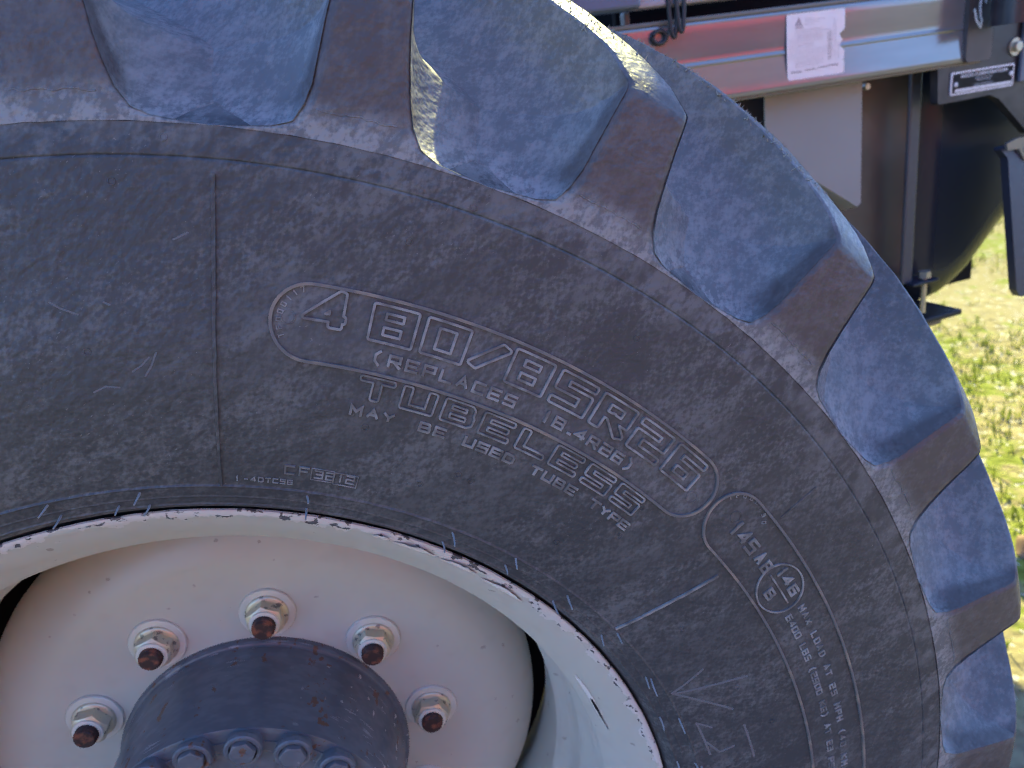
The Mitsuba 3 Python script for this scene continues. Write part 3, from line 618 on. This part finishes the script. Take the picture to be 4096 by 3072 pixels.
# ------------------------------------------------------------------ tractor chassis behind the wheel
B_ = 0.2
E1 = np.array([math.cos(B_), math.sin(B_), 0]); E2 = np.array([-math.sin(B_), math.cos(B_), 0]); O_ = np.array([.9, .75, H])
def body(v):                                        # (along, away, up) -> world
    v = np.asarray(v, float)
    return O_ + v[..., :1] * E1 + v[..., 1:2] * E2 + v[..., 2:3] * np.array([0, 0, 1.0])
def bmesh(m): m = m.copy(); m.vertices = body(m.vertices); return m
def slab(poly, d0, d1, bevel=.002):
    """poly in (along, up); a plate between depths d0 (front) and d1, its front edge chamfered."""
    m = prism(poly, d1 - d0); v = m.vertices
    m.vertices = np.stack([v[:, 0], d0 + v[:, 2], v[:, 1]], -1); m.fix_normals(); return bmesh(m)
def bbox(s0, s1, d0, d1, z0, z1, r=.003):
    m = rounded_box(s1 - s0, d1 - d0, z1 - z0, r); m.apply_translation([(s0 + s1) / 2, (d0 + d1) / 2, (z0 + z1) / 2]); return bmesh(m)
def extrude_s(profile, s0, s1, n=2):
    """profile of (away, up) drawn along the body."""
    pr = np.asarray(profile, float); ss = np.linspace(s0, s1, n); m = len(pr)
    v = np.stack([np.repeat(ss[:, None], m, 1), np.repeat(pr[None, :, 0], n, 0), np.repeat(pr[None, :, 1], n, 0)], -1).reshape(-1, 3)
    i = np.arange(n - 1)[:, None]; j = np.arange(m - 1)[None]
    f = np.stack([i * m + j, (i + 1) * m + j, (i + 1) * m + j + 1, i * m + j + 1], -1).reshape(-1, 4)
    return trimesh.Trimesh(body(v), np.vstack([f[:, [0, 1, 2]], f[:, [0, 2, 3]]]), process=False)
ch = 'harvester_chassis'
labels[ch] = {'label': 'dark painted farm machine chassis with glossy beam and black panels behind the tyre', 'category': 'farm machine'}
beam_prof = [(.06, .6385), (.004, .6385), (-.0010, .6370), (-.0022, .6330), (-.0016, .6230), (-.0002, .5900), (.0002, .5830), (-.0012, .5800), (-.0014, .5775), (.0002, .5750), (-.0016, .5550), (-.0041, .5340), (-.0040, .5290), (-.0025, .5255), (.0060, .5225), (.0600, .5215)]
bm = put('frame_beam', extrude_s(beam_prof, -.75, .300, 2), 'beam_paint', ch, smooth=30)
labels[bm] = {'label': 'glossy dark frame beam with red and blue reflections'}
put('lower_lip', bbox(-.75, .345, .003, .06, .5195, .5255, .0025), 'lip_steel', bm)
put('upper_lip', bbox(-.75, .300, -.002, .05, .6375, .6445, .0025), 'lip_steel', bm)
endp = sbox(.296, .5235, .352, .70).buffer(-.008).buffer(.008, quad_segs=6)
ep = put('end_cover', slab(endp, -.0095, .05), 'panel_dust', bm, smooth=30)
def strokes(pts, w): return unary_union([LineString(q).buffer(w / 2, quad_segs=3) for q in pts])
def flat_marks(poly, d): return slab(poly, d - .0006, d + .0004)
seven = strokes([[(.3075, .6040), (.3135, .5870), (.3230, .5760), (.3245, .5880), (.3225, .5905)], [(.3215, .5930), (.3185, .6100), (.3215, .6230), (.3270, .6290), (.3305, .6230), (.3310, .6140)]], .0042)
labels[put('chalk_mark', flat_marks(seven, -.0095), 'chalk', ep)] = {'label': 'white chalk number scrawled on the beam end'}
# paper label
pts = [(-.062, .6315), (.0455, .6315), (.0475, .6295), (.0475, .604), (.0455, .6005), (.0420, .5990), (.0385, .5965), (.0370, .5950), (.0395, .5925), (.0405, .5895), (.0435, .5870), (.0425, .5850), (.0400, .5835), (.0395, .5800), (.0365, .5790), (.0400, .5770), (.0440, .5735), (.0470, .5720),
       (.0470, .5590), (.0420, .5575), (.0475, .5565), (.0475, .5405), (.0455, .5375), (-.057, .5375), (-.0605, .5400), (-.0615, .57)]
stp_ = Polygon(pts).buffer(-.001).buffer(.001)
st = put('paper_label', slab(stp_, -.0040, -.0030), 'sticker_paper', ch)
labels[st] = {'label': 'pinkish white paper label with torn right edge'}
S0, SW, ZT, ZH = -.062, .1095, .6315, .094              # label frame
def sp(x, y): return (S0 + x * SW, ZT - y * ZH)       # 0..1 across, 0..1 down
def srect(x0, y0, x1, y1): a, b = sp(x0, y0), sp(x1, y1); return sbox(min(a[0], b[0]), min(a[1], b[1]), max(a[0], b[0]), max(a[1], b[1]))
def print_on(polys, mat, name):
    return put(name, slab(unary_union(polys), -.0043, -.0038), mat, st)
tri = Polygon([sp(.20, .055), sp(.265, .185), sp(.215, .185), sp(.205, .12), sp(.175, .185), sp(.135, .185)])
rays = [Polygon([sp(.150 + .024 * i, .185), sp(.158 + .024 * i, .185), sp(.204 + .006 * i, .105)]) for i in range(5)]
print_on([tri] + rays, 'sticker_print', 'emblem')
tm = meshkit.text_mesh('AGCO', .0042, .0006, bold=True)
def text_on(text, h, x, z, d, mat, parent, name='lettering', width=None, bold=True):
    m = meshkit.text_mesh(text, h, .0005, bold=bold); v = m.vertices
    if width: v[:, 0] *= width / (v[:, 0].max())
    m.vertices = np.stack([x + v[:, 0], d - v[:, 2], z + v[:, 1]], -1); m.fix_normals()
    return put(name, bmesh(m), mat, parent)
text_on('AGCO', .0030, *sp(.135, .225), -.0040, 'sticker_print', st, width=.0150)
words = []
lr = np.random.default_rng(3)
def word_row(x0, x1, y, h):
    x = x0
    while x < x1 - .01:
        w_ = float(lr.uniform(.018, .060)); words.append(srect(x, y, min(x + w_, x1), y + h)); x += w_ + .010
for y, x1 in ((.075, .44), (.105, .66), (.135, .55), (.17, .47)): word_row(.30, x1, y, .014)
for y, x1 in ((.245, .60), (.275, .72)): word_row(.15, x1, y, .013)
for y in (.315, .335, .365, .385, .415): word_row(.16, .62, y, .012)
for y in (.455, .475, .50): word_row(.16, .45, y, .012)
for y in (.55, .575, .60, .64, .665): word_row(.15, .66, y, .010)
for y in (.70, .725, .75, .775): word_row(.14, .62, y, .012)
for y in np.arange(.38, .70, .032): word_row(.035, .115, y, .010)
for y in (.80,): word_row(.14, .55, y, .012)
print_on(words, 'sticker_faint', 'small_print')
print_on([srect(.13, .292, .76, .296), srect(.13, .350, .68, .353), srect(.13, .435, .68, .438), srect(.13, .53, .76, .533), srect(.13, .61, .76, .613), srect(.13, .68, .68, .683), srect(.128, .292, .131, .683), srect(.675, .292, .678, .683)], 'sticker_faint', 'ruled_table')
bars = []; y = .315
while y < .76:
    h_ = float(lr.choice([.005, .009, .014])); bars.append(srect(.70, y, .775, min(y + h_, .765))); y += h_ + float(lr.choice([.005, .008, .012]))
print_on(bars, 'sticker_print', 'barcode')
print_on([srect(.80, .12, .808, .74), srect(.835, .16, .845, .78), srect(.885, .52, .90, .76)], 'sticker_faint', 'side_print')
hand = []
for x0 in (.06, .30, .53, .70):
    q = [sp(x0 + .19 * t / 14, .885 - .05 * (x0 - .06) - .012 * math.sin(t * 2.2 + x0 * 20) - .008 * (t % 3 == 0)) for t in range(15)]
    hand.append(LineString(q).buffer(.0007))
print_on(hand, 'sticker_print', 'handwriting')
# grey folded plate under the beam
gp = Polygon([(-.063, .5190), (.134, .5190), (.138, .312), (.130, .3075), (.040, .366), (-.063, .366)])
pl = put('grey_plate', slab(gp.buffer(-.003).buffer(.003), .049, .052), 'grey_paint', ch, smooth=30)
labels[pl] = {'label': 'pale grey folded plate below the beam'}
lipv = np.array([(.130, .049, .3075), (.040, .049, .366), (.040, .110, .352), (.130, .110, .2935), (.130, .052, .3055), (.040, .052, .364), (.040, .110, .350), (.130, .110, .2915)])
put('folded_lip', trimesh.Trimesh(body(lipv), [[0, 1, 2], [0, 2, 3], [4, 6, 5], [4, 7, 6], [0, 4, 5], [0, 5, 1], [3, 2, 6], [3, 6, 7]], process=False), 'grey_paint', pl)
pb = lathe_y([(0, -.007), (.005, -.007), (.006, -.005), (.006, 0)], 20); pb.vertices = np.stack([.146 + pb.vertices[:, 0], .055 + pb.vertices[:, 1], .508 + pb.vertices[:, 2]], -1)
put('rivet', bmesh(pb), 'bolt_zinc', pl, smooth=40)
# dusty side panel, strap, tank
put('side_panel', bbox(-.10, .300, .100, .125, .045, .530, .006), 'panel_dust', ch)
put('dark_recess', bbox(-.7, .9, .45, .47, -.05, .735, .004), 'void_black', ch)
strap_p = [(.062, .525), (.060, .50), (.060, .16), (.064, .142)]
sm = bbox(.251, .277, .058, .066, .135, .522, .0035)
sk = put('tank_strap', sm, 'strap_paint', ch)
rod = tube(body(np.array([(.3035, .055, .150), (.3035, .055, .070)])), .0052, 12); put('strap_rod', rod, 'bolt_zinc', sk, smooth=40)
nb_ = trimesh.creation.cylinder(.0115, .012, sections=6); nb_.apply_translation([.3035, .055, .147]); put('strap_nut', bmesh(nb_), 'bolt_zinc', sk)
put('strap_foot', bbox(.262, .325, .040, .085, .132, .138, .002), 'black_gloss', sk)
# rounded black tank: section in (along, up), running away from the viewer
tank = Polygon([(.285, .70), (.285, .085), (.30, .062), (.395, .062), (.425, .070)] + [(.62 - .20 * math.cos(t) , .275 - .20 * math.sin(t)) for t in np.linspace(.15, 1.45, 14)] + [(.85, .06), (.95, .10), (.95, .70)])
tank = Polygon([(.283, .70), (.283, .090), (.300, .062), (.405, .062), (.440, .078), (.480, .102), (.520, .140), (.560, .180), (.610, .222), (.680, .262), (.78, .29), (.98, .30), (.98, .70)])
tank = tank.buffer(-.012).buffer(.012, quad_segs=6)
def rounded_slab(poly, d0, d1, r, steps=5):
    inner = poly.buffer(-r).buffer(-.012).buffer(.012, quad_segs=12)
    q = np.array(inner.exterior.segmentize(.006).coords)[:-1]
    if not inner.exterior.is_ccw: q = q[::-1]
    tg = np.roll(q, -1, 0) - np.roll(q, 1, 0); tg /= np.linalg.norm(tg, axis=1, keepdims=True); nr = np.stack([tg[:, 1], -tg[:, 0]], -1)
    for _ in range(6): nr = (np.roll(nr, 1, 0) + 2 * nr + np.roll(nr, -1, 0)) / 4
    nr /= np.linalg.norm(nr, axis=1, keepdims=True); n = len(q); rows = []
    for t in np.linspace(0, np.pi / 2, steps): rows.append(np.c_[q[:, 0] + nr[:, 0] * r * math.sin(t), np.full(n, d0 + r * (1 - math.cos(t))), q[:, 1] + nr[:, 1] * r * math.sin(t)])
    rows.append(rows[-1] * [1, 0, 1] + [0, d1, 0]); v = np.vstack(rows); i = np.arange(n)[None]; j = np.arange(len(rows) - 1)[:, None]; i2 = (i + 1) % n
    f = np.stack([j * n + i, j * n + i2, (j + 1) * n + i2, (j + 1) * n + i], -1).reshape(-1, 4)
    sidem = trimesh.Trimesh(v, np.vstack([f[:, [0, 1, 2]], f[:, [0, 2, 3]]]), process=False)
    cap = prism(Polygon(q), .004); w = cap.vertices; cap.vertices = np.stack([w[:, 0], d0 + .00001 + w[:, 2], w[:, 1]], -1)
    m = cat([sidem, cap]); m.fix_normals(); return bmesh(m)
tk = put('tank', rounded_slab(tank, .085, 1.25, .075, 14), 'black_gloss', ch, smooth=50)
labels[tk] = {'label': 'glossy black tank with rounded lower edge'}
put('tank_tray', bbox(.27, .415, .06, .30, .040, .052, .003), 'black_gloss', ch)
put('tray_block', bbox(.285, .395, .09, .25, .018, .040, .003), 'lip_steel', ch)
# name plate bracket
brk = Polygon([(.235, .74), (.255, .4620), (.372, .4640), (.395, .455), (.475, .385), (.62, .385), (.62, .74)]).buffer(-.006).buffer(.006)
bk = put('bracket', slab(brk, .004, .020), 'black_paint', ch, smooth=30)
labels[bk] = {'label': 'flat black bracket carrying the name plate'}
npz = sbox(.279, .4735, .4225, .5105).buffer(-.003).buffer(.003, quad_segs=5)
npk = put('name_plate', slab(npz, .0016, .0036), 'plate_silver', ch)
labels[npk] = {'label': 'small black and silver maker name plate'}
put('black_field', slab(sbox(.2825, .4765, .4190, .5075).buffer(-.002).buffer(.002), .0008, .0014), 'plate_black', npk)
text_on('AGCO CORPORATION', .0050, .2985, .5000, .0006, 'plate_silver', npk, width=.1060)
text_on('DULUTH, GA, USA', .0019, .3310, .4952, .0006, 'plate_silver', npk, width=.040, bold=False)
text_on('MADE IN USA', .0019, .3360, .4915, .0006, 'plate_silver', npk, width=.030, bold=False)
text_on('CODE & SERIAL NO.', .0019, .3290, .4850, .0006, 'plate_silver', npk, width=.044, bold=False)
put('blank_field', slab(sbox(.2875, .4780, .4160, .4825), .0002, .0010), 'plate_silver', npk)
for s_, z_ in ((.2885, .4905), (.4135, .4945)):
    q = lathe_y([(0, -.0016), (.0016, -.0016), (.0018, -.0022), (.0035, -.0020), (.0040, 0), (.0040, .001)], 24); q.vertices = np.stack([s_ + q.vertices[:, 0], .0008 + q.vertices[:, 1], z_ + q.vertices[:, 2]], -1)
    put('rivet', bmesh(q), 'plate_silver', npk, smooth=40)
def flange_bolt(s_, z_, d, R, parent):
    q = lathe_y([(0, -.003), (R, -.003), (R * 1.02, -.001), (R * 1.02, 0)], 32)
    h_ = hex_nut(R * .62, .008, .001); h_.apply_translation([0, -.002, 0])
    m = cat([q, h_]); m.fix_normals(); m.vertices = np.stack([s_ + m.vertices[:, 0], d + m.vertices[:, 1], z_ + m.vertices[:, 2]], -1)
    return put('flange_bolt', bmesh(m), 'bolt_zinc', parent, smooth=20)
flange_bolt(.4215, .5370, .004, .0145, bk)
# round pipe stub above the bracket, right-hand guard
pp = tube(body(np.array([(.345, -.05, .5745), (.345, -.05, .78)])), .0330, 40); ps = put('pipe_stub', pp, 'black_paint', ch, smooth=40)
labels[ps] = {'label': 'dark round pipe stub at the top right'}
def lean_out(m, k, z0=H + .372):
    w = np.maximum(z0 - m.vertices[:, 2], 0) * k; m.vertices = m.vertices - w[:, None] * E2; return m
grd = Polygon([(.386, .372), (.406, .352), (.411, .112), (.420, .098), (.62, .095), (.62, .372)]).buffer(-.004).buffer(.004)
put('hanging_guard', lean_out(slab(grd, -.012, .004), .16), 'guard_paint', ch, smooth=30)
tab = Polygon([(.395, .378), (.42, .384), (.50, .384), (.50, .345), (.455, .337), (.440, .345), (.425, .365), (.398, .366)])
tb = put('guard_tab', slab(tab, -.020, -.014), 'beam_paint', ch)
flange_bolt(.4535, .362, -.020, .0120, tb)
put('mount_plate', bbox(.432, .62, -.004, .003, .478, .74, .002), 'blue_grey', ch)
put('engine_housing', bbox(.42, 1.40, .02, 1.30, .775, 2.10, .03), 'black_paint', ch)
# panels above the beam
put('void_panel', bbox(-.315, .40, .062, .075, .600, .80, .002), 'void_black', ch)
up_ = put('upper_panel', bbox(-.9, -.322, -.03, .02, .662, 1.95, .004), 'blue_grey', ch)
fr_ = put('window_channel', bbox(-.318, -.100, -.012, .02, .662, .672, .003), 'pink_grey', ch)
put('channel_post', bbox(-.318, -.295, -.012, .02, .668, .745, .003), 'pink_grey', fr_)
put('dark_pane', bbox(-.286, .05, -.004, .004, .676, .745, .002), 'blue_grey', fr_)
put('thin_post', bbox(-.318, -.308, .03, .045, .50, .664, .003), 'lip_steel', ch)
for q in (0, 1):
    hs = np.array([(-.264 + .010 * q - .0085 * math.cos(t), -.014 - .004 * q, (.632 + .006 * q) - .012 * math.sin(t) + (.09 * abs(math.cos(t)) ** 3)) for t in np.linspace(0, np.pi, 26)])
    put('hose', tube(body(hs), .0032, 12), 'rubber_black', ch, smooth=40)
eye = np.array([(-.283 + .011 * math.cos(t), -.006, .6225 + .0085 * math.sin(t)) for t in np.linspace(0, 2 * np.pi, 24)])
put('hose_eyelet', tube(body(eye), .0030, 10), 'rubber_black', ch, smooth=40)
hs_ = trimesh.creation.icosphere(4, .10); hs_.apply_scale([1.0, 1.4, .85]); hs_.vertices += .006 * (meshkit.fbm(hs_.vertices * 25, 3)[:, None] - .5); hs_.vertices += [2.02, 1.55, .80]
put('axle_housing', hs_, 'tan_rubber', ch, smooth=True)
# ------------------------------------------------------------------ red machine parked opposite (it shows as reflection in the beam)
rm = 'red_machine'
labels[rm] = {'label': 'long red farm machine parked opposite, seen only as red reflection', 'category': 'farm machine'}
def wbox(c, s, r=.03):
    m = rounded_box(*s, r); m.apply_translation(c); return m
put('body', wbox([5.4, -6.3, 1.75], [8.4, 1.9, 1.5], .12), 'red_paint', rm)
put('cab', wbox([-1.4, -6.2, 2.0], [1.7, 1.8, 2.2], .12), 'red_paint', rm)
put('cab_window', wbox([-1.4, -5.29, 2.45], [1.35, .04, 1.0], .015), 'window_dark', rm)
put('chassis', wbox([4.0, -6.2, .85], [10.4, 1.3, .3], .05), 'black_paint', rm)
for x in (-.6, 3.0, 7.8):
    w_ = revolve([(.12, -.05), (.30, -.03), (.34, .02), (.40, -.01), (.58, .02), (.60, .06), (.60, .36), (.58, .40), (.12, .42)], n=64); w_.vertices += np.array([x, -5.75, .6 - H]); w_.vertices[:, 1] = -11.5 + .37 - w_.vertices[:, 1] + .0
    w_.vertices[:, 1] += .0; w_.invert(); put('wheel', w_, 'rubber_black', rm, smooth=35)

sd = 'grey_shed'
labels[sd] = {'label': 'grey metal farm shed far behind the red machine, seen only in reflections', 'category': 'shed'}
put('wall', wbox([8.0, -14.0, 3.2], [22.0, 3.0, 6.4], .05), 'shed_metal', sd)
rf = trimesh.creation.extrude_polygon(Polygon([(-1.9, 0), (1.9, 0), (0, .8)]), 22.6, engine='earcut'); v_ = rf.vertices.copy()
rf.vertices = np.stack([-3.3 + v_[:, 2], -14.0 + v_[:, 0], 6.4 + v_[:, 1]], -1); rf.fix_normals(); put('roof', rf, 'shed_metal', sd)
